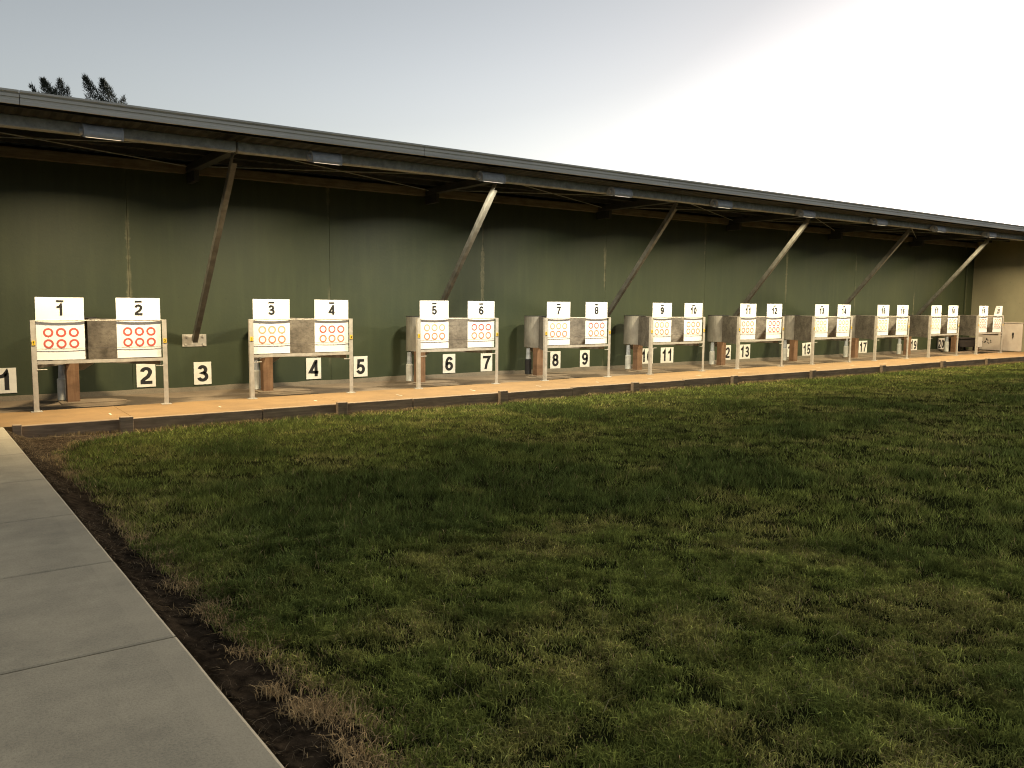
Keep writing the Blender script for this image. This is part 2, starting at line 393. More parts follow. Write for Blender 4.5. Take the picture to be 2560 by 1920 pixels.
# ------------------------------------------------------------------ timber edging
ed = thing('timber_edging', 'dark weathered timber edging with square stakes between concrete slab and lawn', 'edging', (0, 11.66, 0))
stakes = [.80, 2.0, 5.02, 8.01, 11.16, 14.12, 16.95, 19.95, 23.0, 25.6, 28.6]
tj = [.84, 2.07, 3.9, 5.1, 6.35, 8.09, 9.7, 11.24, 12.7, 14.2, 17.03, 18.6, 20.03, 21.5, 23.08, 25.7, 28.7, 31.1]
for i, (a, b) in enumerate(zip(tj[:-1], tj[1:])):
    j = random.uniform(-.006, .006); z1 = .012+random.uniform(-.008, .008)
    obj('timber', MB().box(a+.005, b-.005, -.045+j, .035, -.25, z1), M['sleeper'], ed, bevel=.006)
for i, x in enumerate(stakes):
    w = .16 if i else .10
    o = obj('stake', MB().box(0, w, -.135, -.052, -.3, .045+random.uniform(-.012, .012)), M['sleeper'], ed, loc=(x, 0, 0), bevel=.007)
    o.rotation_euler = (R(random.uniform(-1.5, 1.5)), R(random.uniform(-2, 2)), 0)

# ------------------------------------------------------------------ back wall and side wall
bw = thing('back_wall', 'long dark green painted wall behind the row of targets, with pale footing', 'wall', (0, 14.75, 0))
jx = [-7.7, -4.21, -.72, 2.775, 6.29, 9.765, 13.27, 16.78, 20.22, 23.66, 27.15, 30.62]
for a, b in zip(jx[:-1], jx[1:]):
    obj('wall_panel', MB().box(a+.002, b-.002, 0, .12, .045, 3.84), M['green_wall'], bw, bevel=.002)
obj('corner_pilaster', MB().box(30.63, 31.14, -.035, .12, 0, 3.84), M['green_wall'], bw, bevel=.004)
obj('wall_backing', MB().box(-7.7, 31.49, .125, .2, 0, 3.902), M['pipe_dark'], bw)
xs = np.arange(-7.7, 30.6, .12)
mb = MB(); v = []; f = []
for i, x in enumerate(xs):
    d = .03+.05*fbm(x, 0, 1.6, 2); h = .045+.03*(fbm(x, 3, 2.1, 5)-.4)
    v += [(x, -d-.04, -.03), (x, -d, h*.6), (x, -.01, h+.012), (x, .1, h+.012)]
    if i: f += [((i-1)*4+k, i*4+k, i*4+k+1, (i-1)*4+k+1) for k in range(3)]
obj('footing', MB().add(v, f), M['footing'], bw)
sw = thing('side_wall', 'beige end wall closing the right end of the shelter', 'wall', (31.15, 13.2, 0))
obj('wall_face', MB().prism([(-1.62, -.05), (1.672, -.05), (1.672, 3.912), (-1.58, 4.0), (-1.62, 4.0)], 0, .12), M['beige_wall'], sw)
pn = obj('lower_panel', MB().box(-.03, -.002, -.27, .33, .01, .985), M['panel_pale'], sw, bevel=.004)
obj('latch', MB().box(-.055, -.03, .0, .045, .56, .66).box(-.06, -.03, .008, .03, .47, .55), M['pipe_dark'], pn)
pn2 = obj('lower_panel', MB().box(-.03, -.002, .336, 1.2, .01, .985), M['panel_pale'], sw, bevel=.004)
obj('panel_trim', MB().box(-.045, -.002, -.29, 1.2, .99, 1.02), M['panel_pale'], sw)
mb = MB(); rr = random.Random(3)
for k in range(16):
    y = rr.uniform(.72, 1.12); z = rr.uniform(.08, .42); s = rr.uniform(.012, .035)
    pts = [(y+s*math.cos(t)*rr.uniform(.6, 1.3), z+s*math.sin(t)*rr.uniform(.5, 1.8)) for t in np.linspace(0, 5.5, 7)]
    mb.add([(-.034, a, b) for a, b in pts], [tuple(range(7))])
obj('scuff_marks', mb, M['bench'], pn2)

# ------------------------------------------------------------------ shelter roof
sh = thing('shelter_roof', 'long steel awning roof with grey fascia over the targets', 'roof', (0, 12.195, 3.685))
YO, ZO = 12.195, 3.685
def P(y, z): return (y-YO, z-ZO)
fx = [-10, -4.45, 1.05, 6.55, 12.05, 17.55, 23.05, 28.55, 31.5]
prof = [P(y_+.29, 1.6+(z_-1.6)*1.0265) for y_, z_ in ((11.31, 3.805), (11.295, 3.808), (11.295, 3.85), (11.305, 3.856), (11.305, 3.882), (11.292, 3.888), (11.292, 3.918), (11.308, 3.926), (11.28, 3.945), (11.28, 3.968), (11.34, 3.968), (11.34, 3.81))]
for a, b in zip(fx[:-1], fx[1:]):
    obj('fascia_strip', MB().prism(prof, a+.004, b-.004), M['fascia'], sh)
mb = MB(); pr = []                                                    # corrugated sheet, ribs run front to back
xsr = np.arange(-10, 31.5, .19)
v = []; f = []
for i, x in enumerate(xsr):
    for (xx, dz) in ((x, 0), (x+.05, .028), (x+.09, .028), (x+.14, 0)):
        v += [(xx, 11.62-YO, 3.985+dz-ZO), (xx, 15.1-YO, 3.905+dz-ZO)]
for k in range(len(v)//2-1): f.append((2*k, 2*k+1, 2*k+3, 2*k+2))
obj('roof_sheet', MB().add(v, f), M['roof'], sh)
bX = [3.78+4.6*k for k in range(-3, 6)]+[31.4]
for a, b in zip(bX[:-1], bX[1:]):
    obj('beam', MB().box(a+.012, b-.012, -.075, .075, .005, .155), M['galv_dark'], sh, bevel=.012)
for y, z0, z1, w, mt in ((11.66, 3.885, 3.975, .05, 'purlin'), (11.95, 3.90, 3.97, .04, 'purlin'), (12.95, 3.84, 3.945, .05, 'purlin'), (13.55, 3.83, 3.93, .05, 'purlin'), (14.15, 3.82, 3.902, .05, 'purlin')):
    yy, zz = P(y, z0); obj('purlin', MB().box(-10, 31.14, yy, yy+w, zz, z1-ZO), M[mt], sh)
for a, b in zip(bX[:-1], bX[1:]):
    obj('wall_plate', MB().box(a+.09, b-.09, 14.62-YO, 14.745-YO, 3.675-ZO, 3.825-ZO), M['purlin_wood'], sh, bevel=.004)
for x in bX[:-1]:
    obj('rafter', MB().box(x-.075, x+.075, 12.272-YO, 14.74-YO, 3.70-ZO, 3.815-ZO).box(x-.04, x+.04, 14.30-YO, 14.735-YO, 3.52-ZO, 3.70-ZO), M['purlin'], sh, bevel=.004)
for a, b in zip(bX[1:-1], bX[2:]):
    obj('bracing_rod', MB().tube((a+.1, .1, .085), (b-.1, 2.3, .085), .008, n=5), M['galv_dark'], sh)
    obj('bracing_rod', MB().tube((b-.1, .1, .105), (a+.1, 2.3, .105), .008, n=5), M['galv_dark'], sh)
# diagonal braces from the wall up to the beam
def brace_mesh():
    p = Vector((0, 14.72-YO, .86-ZO)); q = Vector((0, 12.20-YO, 3.70-ZO)); d = (q-p).normalized()
    nrm = Vector((0, d.z, -d.y))                                     # up and back
    if nrm.z < 0: nrm = -nrm
    mb = MB()
    def bar(x0, x1, n0, n1, t0, t1):
        a = p+d*t0; b = p+d*t1
        vs = [a+Vector((x, 0, 0))+nrm*k for x, k in ((x0, n0), (x1, n0), (x1, n1), (x0, n1))]+[b+Vector((x, 0, 0))+nrm*k for x, k in ((x0, n0), (x1, n0), (x1, n1), (x0, n1))]
        mb.add(vs, [(0, 1, 2, 3), (4, 5, 6, 7), (0, 1, 5, 4), (1, 2, 6, 5), (2, 3, 7, 6), (3, 0, 4, 7)])
    Ln = (q-p).length
    bar(-.042, -.032, -.05, .045, 0, Ln-.02); bar(-.030, .040, -.05, -.040, 0, Ln-.16)
    return mb
bm_ = brace_mesh().mesh('brace')
plate = MB().box(-.2, .2, 0, .012, -.105, .105)
for sx in (-.145, .145):
    for sz in (-.065, .065): plate.tube((sx, -.02, sz), (sx, 0, sz), .02, n=6)
plate_m = plate.mesh('base_plate')
for x in bX[3:-1]:
    b = obj('brace', bm_, M['brace'], sh, loc=(x, 0, 0))
    obj('base_plate', plate_m, M['frame'], b, loc=(0, 14.735-YO, .865-ZO))

# ------------------------------------------------------------------ flood lights under the beam
FX = [1.20, 4.20, 7.22, 10.12, 13.08, 16.05, 19.07, 22.04, 25.01, 28.02]
lamp_x = [2.0, 5.05, 8.08, 11.10, 14.06, 17.05, 20.15, 23.15, 26.15, 29.0]
lamp_col = [(1, .80, .50), (1, .84, .56), (1, .90, .70), (1, .89, .67), (1, .86, .58), (1, .85, .57), (1, .86, .57), (1, .84, .54), (1, .84, .54), (1, .77, .50)]
where = [' at the left end of the beam', ' between the first and second braces, nearer the first', ' at the top of the bright second brace', ' halfway between the second and third braces', ' just right of the third brace',
         ' at the top of the fourth brace', ' between the fourth and fifth braces', ' right of the fifth brace', ' at the top of the last brace', ' nearest the beige end wall']
def hood():
    mb = MB(); r = .115; hx = .215
    ang = np.radians(np.linspace(211, -6, 12))
    outer = [(r*math.cos(a), r*math.sin(a)*.98) for a in ang]; inner = [((r-.008)*math.cos(a), (r-.008)*math.sin(a)*.98) for a in ang[::-1]]
    mb.prism(outer+inner, -hx, hx)
    for s in (-1, 1):                                                # end caps, a little larger and round
        cap = [(r*1.06*math.cos(a), r*1.04*math.sin(a)) for a in np.radians(np.linspace(214, -9, 13))]
        mb.prism(cap, s*hx, s*(hx+.02))
    return mb
hood_m = hood().mesh('housing')
arm_m = MB().box(-.03, .03, .06, .165, .03, .09).mesh('bracket'); knob_m = MB().tube((-.236, .0, .02), (-.275, .0, .02), .045, n=9).mesh('pivot_knob')
ga, gb = np.radians(211), np.radians(-6)
p0 = np.array([.108*math.cos(ga), .108*math.sin(ga)]); p1 = np.array([.108*math.cos(gb), .108*math.sin(gb)])
nd = np.array([.22, -.975]); cur = []
for t in np.linspace(0, 1, 9): cur.append(p0*(1-t)+p1*t+nd*.013*math.sin(math.pi*t)**.55)
glass_m = bpy.data.meshes.new('glass'); vv = [(x, y, z) for x in (-.205, .205) for y, z in cur]
glass_m.from_pydata(vv, [], [(i, i+1, i+10, i+9) for i in range(8)]); glass_m.update()
mid = (p0+p1)/2+nd*.024
for k, x in enumerate(lamp_x):
    t = thing('flood_light', 'hooded grey flood light'+where[k], 'flood light', (x, 11.98, 3.685), 'flood lights along the front beam')
    obj('housing', hood_m, M['housing'], t)
    obj('bracket', arm_m, M['housing'], t); obj('pivot_knob', knob_m, M['housing'], t)
    g = bpy.data.objects.new('glass', glass_m.copy()); C.objects.link(g); g.parent = t
    g.data.materials.append(emit('lit_glass', lamp_col[k], .22))
    ld = bpy.data.lights.new('lamp_light', 'AREA'); ld.shape = 'RECTANGLE'; ld.size = .38; ld.size_y = .11
    ld.energy = LAMP_POWER; ld.color = lamp_col[k]; ld.spread = R(140)
    lo = bpy.data.objects.new('lamp_light', ld); C.objects.link(lo); lo.parent = t
    lo.location = (0, mid[0], mid[1]); lo.rotation_euler = (R(12), 0, 0)

# ------------------------------------------------------------------ target frames
NUM = 'zero one two three four five six seven eight nine ten eleven twelve thirteen fourteen fifteen sixteen seventeen eighteen nineteen twenty'.split()
def words(i): return 'the boards numbered %s and %s' % (NUM[2*i+1], NUM[2*i+2])
def make_frame():
    t = thing('target_stand', '', 'target stand', (0, 13.0, 0), 'steel target stands in a row')
    post = MB().plan([(-.032, -.03), (.032, -.03), (.032, -.024), (-.026, -.024), (-.026, .03), (-.032, .03)], 0, 1.27).mesh('post')
    postR = MB().plan([(-.032, -.03), (.032, -.03), (.032, .03), (.026, .03), (.026, -.024), (-.032, -.024)], 0, 1.27).mesh('post')
    foot = MB().box(-.07, .07, -.06, .06, .001, .009).mesh('foot_plate')
    hookL = MB().path([(.03, -.01, .60), (.03, -.03, .585), (.15, -.03, .588)], .006, 5).mesh('hook')
    hookR = MB().path([(-.03, -.01, .60), (-.03, -.03, .585), (-.13, -.03, .588)], .006, 5).mesh('hook')
    for k, x in enumerate((0, 1.7)):
        p = obj('post', post if k == 0 else postR, M['frame'], t, loc=(x, 0, 0))
        obj('foot_plate', foot, M['frame'], p); obj('hook', hookL if k == 0 else hookR, M['frame'], p)
    obj('top_rail', MB().tube((.0, -.014, 1.262), (1.7, -.014, 1.262), .009, n=6), M['frame'], t)
    obj('lower_cord', MB().tube((.03, -.012, .872), (1.67, -.012, .872), .003, n=4), M['cord'], t)
    obj('ledge', MB().prism([(-.03, .705), (-.026, .705), (-.026, .699), (.07, .699), (.07, .693), (-.03, .660)], .034, 1.666), M['frame'], t)
    return t
def make_trap():
    t = thing('bullet_trap', '', 'bullet trap', (.85, 13.06, 0), 'steel bullet traps behind the boards')
    def pl(x0, y0, x1, y1):
        d = Vector((x1-x0, y1-y0)).normalized()*.004; n = (-d.y, d.x)
        return MB().plan([(x0-n[0], y0-n[1]), (x1-n[0], y1-n[1]), (x1+n[0], y1+n[1]), (x0+n[0], y0+n[1])], .595, 1.268)
    obj('side_plate', pl(-.81, .02, -.22, .99), M['trap'], t); obj('side_plate', pl(.81, .02, -.02, .99), M['trap'], t)
    cx, cy, r = -.12, 1.20, .27
    pts = [(cx+r*math.cos(a), cy+r*math.sin(a)) for a in np.linspace(R(-62), R(246), 26)]
    pin = [(cx+(r-.008)*math.cos(a), cy+(r-.008)*math.sin(a)) for a in np.linspace(R(246), R(-62), 26)]
    obj('drum', MB().plan(pts+pin, .60, 1.268), M['drum'], t)
    obj('drum_lid', MB().plan(pts, 1.2685, 1.278), M['pipe_dark'], t)
    obj('drum_hopper', MB().tube((cx, cy, .598), (cx, cy, .46), .255, .05, n=14), M['drum'], t)
    obj('support_post', MB().box(-.35, -.18, .86, 1.02, -.02, .60), M['post_wood'], t, bevel=.006)
    obj('outlet_pipe', MB().tube((cx-.26, cy-.06, .58), (cx-.26, cy-.06, .34), .042, .055, n=10), M['galv_dark'], t)
    obj('collection_bottle', MB().tube((cx-.26, cy-.06, .02), (cx-.26, cy-.06, .33), .072, n=12).tube((cx-.26, cy-.06, .33), (cx-.26, cy-.06, .36), .072, .05, n=12), M['pipe_white'], t)
    obj('base_pad', MB().box(-.45, .45, .72, 1.12, -.03, .008), M['rough'], t, bevel=.006)
    return t
fr0 = make_frame(); tr0 = make_trap()
look_f = ['pale steel stand under '+words(i) for i in range(10)]
def tag_child(t, x, num):
    tg = obj('number_tag', MB().box(-.022, .022, -.0365, -.031, .925, .99), M['yellow'], t, loc=(x, 0, 0))
    numerals('numeral', num, .042, None if num < 10 else .034, .16, M['black'], tg, lambda p: [(a, -.0375, c+.936) for a, b, c in p])
frames = []
for i, x in enumerate(FX):
    f = fr0 if i == 0 else dup(fr0, (x, 13.0, 0)); f.location = (x, 13.0, 0); f['label'] = look_f[i]; frames.append(f)
    t = tr0 if i == 0 else dup(tr0, (x+.85, 13.06, 0)); t.location = (x+.85, 13.06, 0)
    t['label'] = 'steel bullet trap behind '+words(i)
for i, x in enumerate(FX):
    tag_child(frames[i], -.002, 2*i+1); tag_child(frames[i], 1.702, 2*i+2)
for i in (3,):
    for o in C.objects:
        if o.name.startswith('collection_bottle') and o.parent and abs(o.parent.location.x-(FX[i]+.85)) < .01:
            o.data = o.data.copy(); o.data.materials.clear(); o.data.materials.append(M['pipe_dark']); o['label'] = 'black collection bottle'

# ------------------------------------------------------------------ target boards
def bow(x, z, curl=0):
    y = .008*(1-(2*x/.6-1)**2)*min(1, .35+z)
    if curl: y -= curl*max(0, 1-x/.55)*max(0, z-.45)**1.6
    return y
def board_geo(nx, nz, w, h, curl):
    v = []; f = []
    for s in (0, .006):
        for j in range(nz+1):
            for i in range(nx+1):
                x, z = w*i/nx, h*j/nz; v.append((x, bow(x, z, curl)+s, z))
    n1 = (nx+1)*(nz+1); g = lambda i, j, s: s*n1+j*(nx+1)+i
    for j in range(nz):
        for i in range(nx):
            f.append((g(i, j, 0), g(i+1, j, 0), g(i+1, j+1, 0), g(i, j+1, 0))); f.append((g(i, j, 1), g(i, j+1, 1), g(i+1, j+1, 1), g(i+1, j, 1)))
    for i in range(nx):
        for j in (0, nz): f.append((g(i, j, 0), g(i+1, j, 0), g(i+1, j, 1), g(i, j, 1)))
    for j in range(nz):
        for i in (0, nx): f.append((g(i, j, 0), g(i, j+1, 0), g(i, j+1, 1), g(i, j, 1)))
    return MB().add(v, f)
def on_board(pts, x0, z0, dy, curl): return [(x0+a, bow(x0+a, z0+c, curl)-dy, z0+c) for a, b, c in pts]
board_m = board_geo(10, 10, .6, .87, 0).mesh('panel', smooth=False)
def ring_pts(ro, ri, n=28):
    v = [(ro*math.cos(2*math.pi*k/n), 0, ro*math.sin(2*math.pi*k/n)) for k in range(n)]+[(ri*math.cos(2*math.pi*k/n), 0, ri*math.sin(2*math.pi*k/n)) for k in range(n)]
    return v, [(k, (k+1) % n, (k+1) % n+n, k+n) for k in range(n)]
cache = {}
def ring_mesh(c, r, thin, curl):
    k = (c, r, thin, curl)
    if k not in cache:
        v, f = ring_pts(.064, .064-thin); cache[k] = MB().add(on_board(v, .147+.1585*c, .225+.156*r, .0032, curl), f).mesh('ring')
    return cache[k]
side = ['left', 'right']
for k in range(20):
    n = k+1; fi = k//2; x = FX[fi]+(.036 if k % 2 == 0 else 1.058); curl = .27 if n == 20 else 0
    d = 'white target board bearing the black number %s and six rings' % NUM[n]
    if n == 20: d = 'white target board bearing the number twenty, with a curled top corner'
    if n in (1, 2): d = 'white target board bearing the black number %s and six bold red rings' % NUM[n]
    t = thing('target_board', d, 'target board', (x, 13.0, .717), 'numbered white target boards')
    me = board_m if not curl else board_geo(10, 10, .6, .87, curl).mesh('panel')
    t.rotation_euler.y = R(random.uniform(-.45, .45)); t.location.x += random.uniform(-.005, .005)
    t2 = obj('panel', me, M['white_board'], t)
    pv = [(a, 0, b) for b in np.linspace(0, .31, 5) for a in np.linspace(0, .475, 9)]
    key = ('paper', curl)
    if key not in cache: cache[key] = MB().add(on_board(pv, .065, .147, .0015, curl), [(j*9+i, j*9+i+1, j*9+i+10, j*9+i+9) for j in range(4) for i in range(8)]).mesh('paper_sheet')
    ps = obj('paper_sheet', cache[key], M['paper'], t)
    for r in range(2):
        for c in range(3):
            thin = .026 if n <= 2 else .021  # narrower beyond the first pair, imitating bloom that eats into the ring
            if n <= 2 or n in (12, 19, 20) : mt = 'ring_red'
            elif n in (10, 11, 18): mt = 'ring_glare'
            elif n >= 13: mt = 'ring_green' if r == 0 else 'ring_glare_pale'
            else: mt = 'ring_glare' if r == 0 else 'ring_red'
            if n in (3, 5, 7, 9) : mt = 'ring_glare_pale' if r == 1 else 'ring_glare'
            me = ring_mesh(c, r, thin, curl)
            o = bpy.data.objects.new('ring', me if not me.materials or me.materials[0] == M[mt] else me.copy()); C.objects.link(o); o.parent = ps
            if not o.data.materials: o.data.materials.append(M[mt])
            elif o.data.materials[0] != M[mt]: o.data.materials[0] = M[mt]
    bv = [(a, 0, b) for b in (0, .023) for a in np.linspace(-.047, .047, 3)]
    obj('sight_bar', MB().add(on_board(bv, .303, .808, .004, curl), [(0, 1, 4, 3), (1, 2, 5, 4)]), M['black'], t)
    numerals('numeral', n, .155, .106 if n < 10 else .205, .175 if n <= 2 else (.18 if n < 9 else .205), M['black'], t, lambda p: on_board(p, .303, .622, .004, curl))

# ------------------------------------------------------------------ number signs on the wall
S = [(1, .81, .076, .30, .39), (2, 2.832, .066, .30, .392), (3, 3.757, .062, .295, .394), (4, 5.788, .061, .296, .40), (5, 6.752, .062, .296, .40), (6, 8.767, .046, .304, .40), (7, 9.715, .044, .30, .39), (8, 11.622, .03, .30, .395), (9, 12.514, .031, .297, .395),
     (10, 14.457, .025, .465, .392), (11, 15.196, .024, .46, .40), (12, 17.437, .024, .465, .402), (13, 18.262, .03, .458, .398), (14, 20.375, .025, .455, .396), (15, 21.126, .022, .43, .396), (17, 24.06, .018, .465, .396), (19, 27.09, .014, .48, .40), (20, 28.95, .01, .46, .40)]
near = {1: 'leftmost, cut by the picture edge', 2: 'below board 2', 3: 'below the first brace plate', 4: 'below board 4', 5: 'just right of the second frame', 6: 'between the legs of the third frame', 7: 'behind the right leg of the third frame', 8: 'below board 7', 9: 'below board 8', 10: 'behind the left leg of the fifth frame', 11: 'below board 9',
        12: 'beside the wooden post left of board 11', 13: 'behind the left leg of the sixth frame', 14: 'half hidden by a wooden post', 15: 'tilted slightly, left of board 13', 17: 'left of board 15', 19: 'left of board 17', 20: 'half hidden by a bottle below board 17'}
for n, x, z, w, h in S:
    t = thing('number_sign', 'white sign with the black number %s low on the green wall' % NUM[n], 'number sign', (x+w/2, 14.75, z+.028), 'white number signs along the wall')
    obj('plate', MB().box(-w/2, w/2, -.014, -.003, 0, h), M['sign'], t, bevel=.002)
    numerals('numeral', n, h*.735, w*.63 if n < 10 else w*.80, .185, M['black'], t, lambda p: [(a, -.0165, c+h*.13) for a, b, c in p])
    if n == 15: t.rotation_euler.y = R(-2.5)

# ------------------------------------------------------------------ odds and ends by the end wall
t = thing('storage_box', 'low dark box on short legs against the wall between boards 18 and 19', 'box', (29.98, 14.4, 0))
obj('box_body', MB().box(-.62, .62, -.2, .22, .13, .42), M['bench'], t, bevel=.01)
obj('box_lid', MB().box(-.65, .65, -.23, .24, .425, .455), M['bench'], t, bevel=.008)
for sx in (-.55, .55):
    for sy in (-.15, .16): obj('leg', MB().box(sx-.03, sx+.03, sy-.03, sy+.03, -.02, .129), M['bench'], t)
t = thing('blank_plate', 'blank white plate standing beside the left leg of the last frame', 'plate', (30.45, 14.02, 0))
obj('plate_face', MB().box(-.17, .17, -.006, .006, .13, .48), M['sign'], t, bevel=.002)
obj('plate_stake', MB().box(-.02, .02, .008, .03, -.02, .4), M['post_wood'], t)

# ------------------------------------------------------------------ trees behind the shelter (only their tops rise over it)
def tree(label, base, leaders, h0, seed):
    rr = np.random.default_rng(seed)
    t = thing('tree', label, 'tree', base)
    tr = MB(); tr.tube((0, 0, -.3), (.1, 0, h0*.5), .24, .15, 8); tr.tube((.1, 0, h0*.5), (0, 0, h0*.8), .15, .06, 7)
    V = []; F = []
    for (tx, tz, bx_, bz, rad, cnt) in leaders:
        tip = np.array([tx, 0, tz]); bot = np.array([bx_, rr.uniform(-.2, .2), bz])
        tr.tube((0.05, 0, h0*.45), tuple(bot), .07, .04, 5, cap=False); tr.tube(tuple(bot), tuple(tip-(tip-bot)*.06), .04, .008, 5, cap=False)
        for i in range(int(cnt*1.7)):
            s = rr.random()**.8; c = bot+(tip-bot)*s; rr_ = rad*1.3*(1-s)**.7+.03
            cl = vnoise(c[0]*1+i*.013, s*9, 1.0, seed)
            a = rr.uniform(0, 2*math.pi); q = rr_*math.sqrt(rr.random())*(.55+.75*vnoise(s*7, a*1.3, 1.0, seed+2))
            p = c+np.array([q*math.cos(a), q*math.sin(a), rr.uniform(-.1, .1)])
            d = np.array([-.32+rr.normal()*.3+.4*math.cos(a), rr.normal()*.35+.4*math.sin(a), .7+rr.normal()*.25]); d /= np.linalg.norm(d)
            ln = rr.uniform(.07, .20); w = np.cross(d, rr.normal(size=3)); w = w/np.linalg.norm(w)*rr.uniform(.008, .02)
            o = len(V); V += [tuple(p-w), tuple(p+w), tuple(p+d*ln)]; F.append((o, o+1, o+2))
    obj('trunk', tr, M['bark'], t)
    # lower crown, hidden behind the shelter from the lawn
    for i in range(5000):
        z = rr.uniform(h0*.28, h0*.86); r0 = 1.5*(1-(z/h0-.45)**2*2.2)
        a = rr.uniform(0, 2*math.pi); q = r0*math.sqrt(rr.random())*(.5+.8*vnoise(z*1.1, a*1.4, 1.0, seed+5)); p = np.array([q*math.cos(a)+.3, q*math.sin(a), z])
        d = rr.normal(size=3); d[2] += .6; d /= np.linalg.norm(d); w = np.cross(d, rr.normal(size=3)); w = w/np.linalg.norm(w)*.04
        o = len(V); V += [tuple(p-w), tuple(p+w), tuple(p+d*.35)]; F.append((o, o+1, o+2))
    obj('crown', MB().add(V, F), M['leaf'], t)
# leaders given in metres at y = 42 (x, z of tip; x, z of the foot of the leader; radius; leaves)
k = 42/60.0
def wl(x60, z60, bx): return ((x60*k)-bx, (z60-1.6)*k+1.6)
def lead(x60, z60, xb60, zb60, bx, rad, cnt):
    a = wl(x60, z60, bx); b = wl(xb60, zb60, bx); return (a[0], a[1], b[0], b[1], rad, cnt)
b1 = 5.3
tree('wispy dark tree top with a rounded double tip, left of the pair over the roof', (b1, 42, 0), [lead(6.75, 14.98, 7.75, 13.2, b1, .42, 900), lead(7.72, 15.12, 7.75, 13.2, b1, .34, 520), lead(8.12, 14.72, 8.0, 13.2, b1, .24, 200), lead(6.05, 14.58, 6.75, 13.4, b1, .14, 150)], 10.6, 3)
b2 = 7.3
tree('wispy dark tree top with two sharp leaning tips, right of the pair over the roof', (b2, 42, 0), [lead(9.12, 15.55, 10.4, 13.0, b2, .45, 1000), lead(10.15, 15.5, 11.0, 13.0, b2, .52, 1300), lead(11.35, 14.6, 11.45, 13.2, b2, .20, 170)], 11.0, 9)

# ------------------------------------------------------------------ grass and dry litter (what nobody could count)
def blades(name, x, y, z, h, w, lean, az, tint, mat, segs):
    n = len(x)
    dx, dy = np.cos(az), np.sin(az); fa = RNG.uniform(0, 2*np.pi, n); sx, sy = np.cos(fa)*w/2, np.sin(fa)*w/2
    if segs == 1:
        co = np.empty((n, 3, 3)); ln = lean
        co[:, 0] = np.stack([x-sx, y-sy, z], -1); co[:, 1] = np.stack([x+sx, y+sy, z], -1); co[:, 2] = np.stack([x+dx*h*ln, y+dy*h*ln, z+h], -1)
        nv = 3; loops = np.arange(3*n); starts = np.arange(n)*3; tot = np.full(n, 3)
    else:
        co = np.empty((n, 5, 3)); mx, my, mz = x+dx*h*lean*.32, y+dy*h*lean*.32, z+h*.62
        co[:, 0] = np.stack([x-sx, y-sy, z], -1); co[:, 1] = np.stack([x+sx, y+sy, z], -1)
        co[:, 2] = np.stack([mx+sx*.8, my+sy*.8, mz], -1); co[:, 3] = np.stack([mx-sx*.8, my-sy*.8, mz], -1)
        co[:, 4] = np.stack([x+dx*h*lean*1.15, y+dy*h*lean*1.15, z+h*(1.05-.25*np.clip(lean, 0, 1.6))], -1)
        nv = 5; b = np.arange(n)[:, None]*5
        loops = np.concatenate([b+np.array([[0, 1, 2, 3]]), b+np.array([[3, 2, 4]])], 1).ravel()
        tot = np.tile([4, 3], n); starts = np.concatenate([[0], np.cumsum(tot)[:-1]])
    me = bpy.data.meshes.new(name); me.vertices.add(n*nv); me.vertices.foreach_set('co', co.astype(np.float32).ravel())
    me.loops.add(len(loops)); me.loops.foreach_set('vertex_index', loops.astype(np.int32))
    me.polygons.add(len(tot)); me.polygons.foreach_set('loop_start', starts.astype(np.int32)); me.polygons.foreach_set('loop_total', tot.astype(np.int32))
    me.update(calc_edges=True)
    at = me.attributes.new('tint', 'FLOAT_COLOR', 'POINT'); cc = np.ones((n, nv, 4), np.float32); cc[:, :, :3] = tint[:, None, :]
    at.data.foreach_set('color', cc.ravel())
    return obj(name, me, mat, kind='stuff')
def scatter(r0, r1, a0, a1, n, power):
    """points round the viewer's feet; density falls as r**-power"""
    u = RNG.random(n); e = 2-power
    r = (r0**e+u*(r1**e-r0**e))**(1/e); a = RNG.uniform(a0, a1, n)
    return r*np.sin(a), r*np.cos(a)
def lawn_pick(x, y):
    k = (y < 11.60) & (x > grass_edge(y)+.10*(RNG.random(len(x))-.35)) & (x < 45) & (y > -1)
    bare = fbm(x, y, 1.1, 21); keep = RNG.random(len(x)) < np.clip(1.2-1.2*np.clip(bare-.62, 0, 1)*3, .45, 1)
    tuft = .6*vnoise(x, y, 8.5, 23)+.4*vnoise(x, y, 17.0, 24)
    keep2 = RNG.random(len(x)) < np.clip((tuft-.22)*3.0, .20, 1)
    return k & keep & keep2
def tuft_h(x, y): return .55+.95*(.6*vnoise(x, y, 8.5, 23)+.4*vnoise(x, y, 17.0, 24))
GREEN = np.array([.160, .182, .044]); DARK = np.array([.092, .116, .031]); OLIVE = np.array([.275, .250, .078]); STRAW = np.array([.30, .225, .11])
def grass_tint(x, y):
    n = len(x)
    p = fbm(x, y, .75, 360, 4)[:, None]; q = fbm(x, y, 2.3, 41, 3)[:, None]; r = RNG.random((n, 1))
    d = np.clip((p-.50)*5, 0, 1); o = np.clip((q-.45)*4, 0, 1)*(1-d)
    c = GREEN*(1-d)+DARK*d; c = c*(1-.65*o)+OLIVE*.65*o
    edge = np.clip(1-(x-grass_edge(y))/.35, 0, 1)[:, None]; kerb = np.clip(1-(11.6-y)/.30, 0, 1)[:, None]
    st = (r < .02+.07*o+.35*edge**2+.55*kerb).astype(float)
    c = c*(1-st)+STRAW*RNG.uniform(.55, 1.1, (n, 1))*st
    tv = .6+.85*vnoise(x, y, 11.0, 45)[:, None]
    return c*tv*np.exp(RNG.normal(.06, .42, (n, 1))), d[:, 0], o[:, 0]
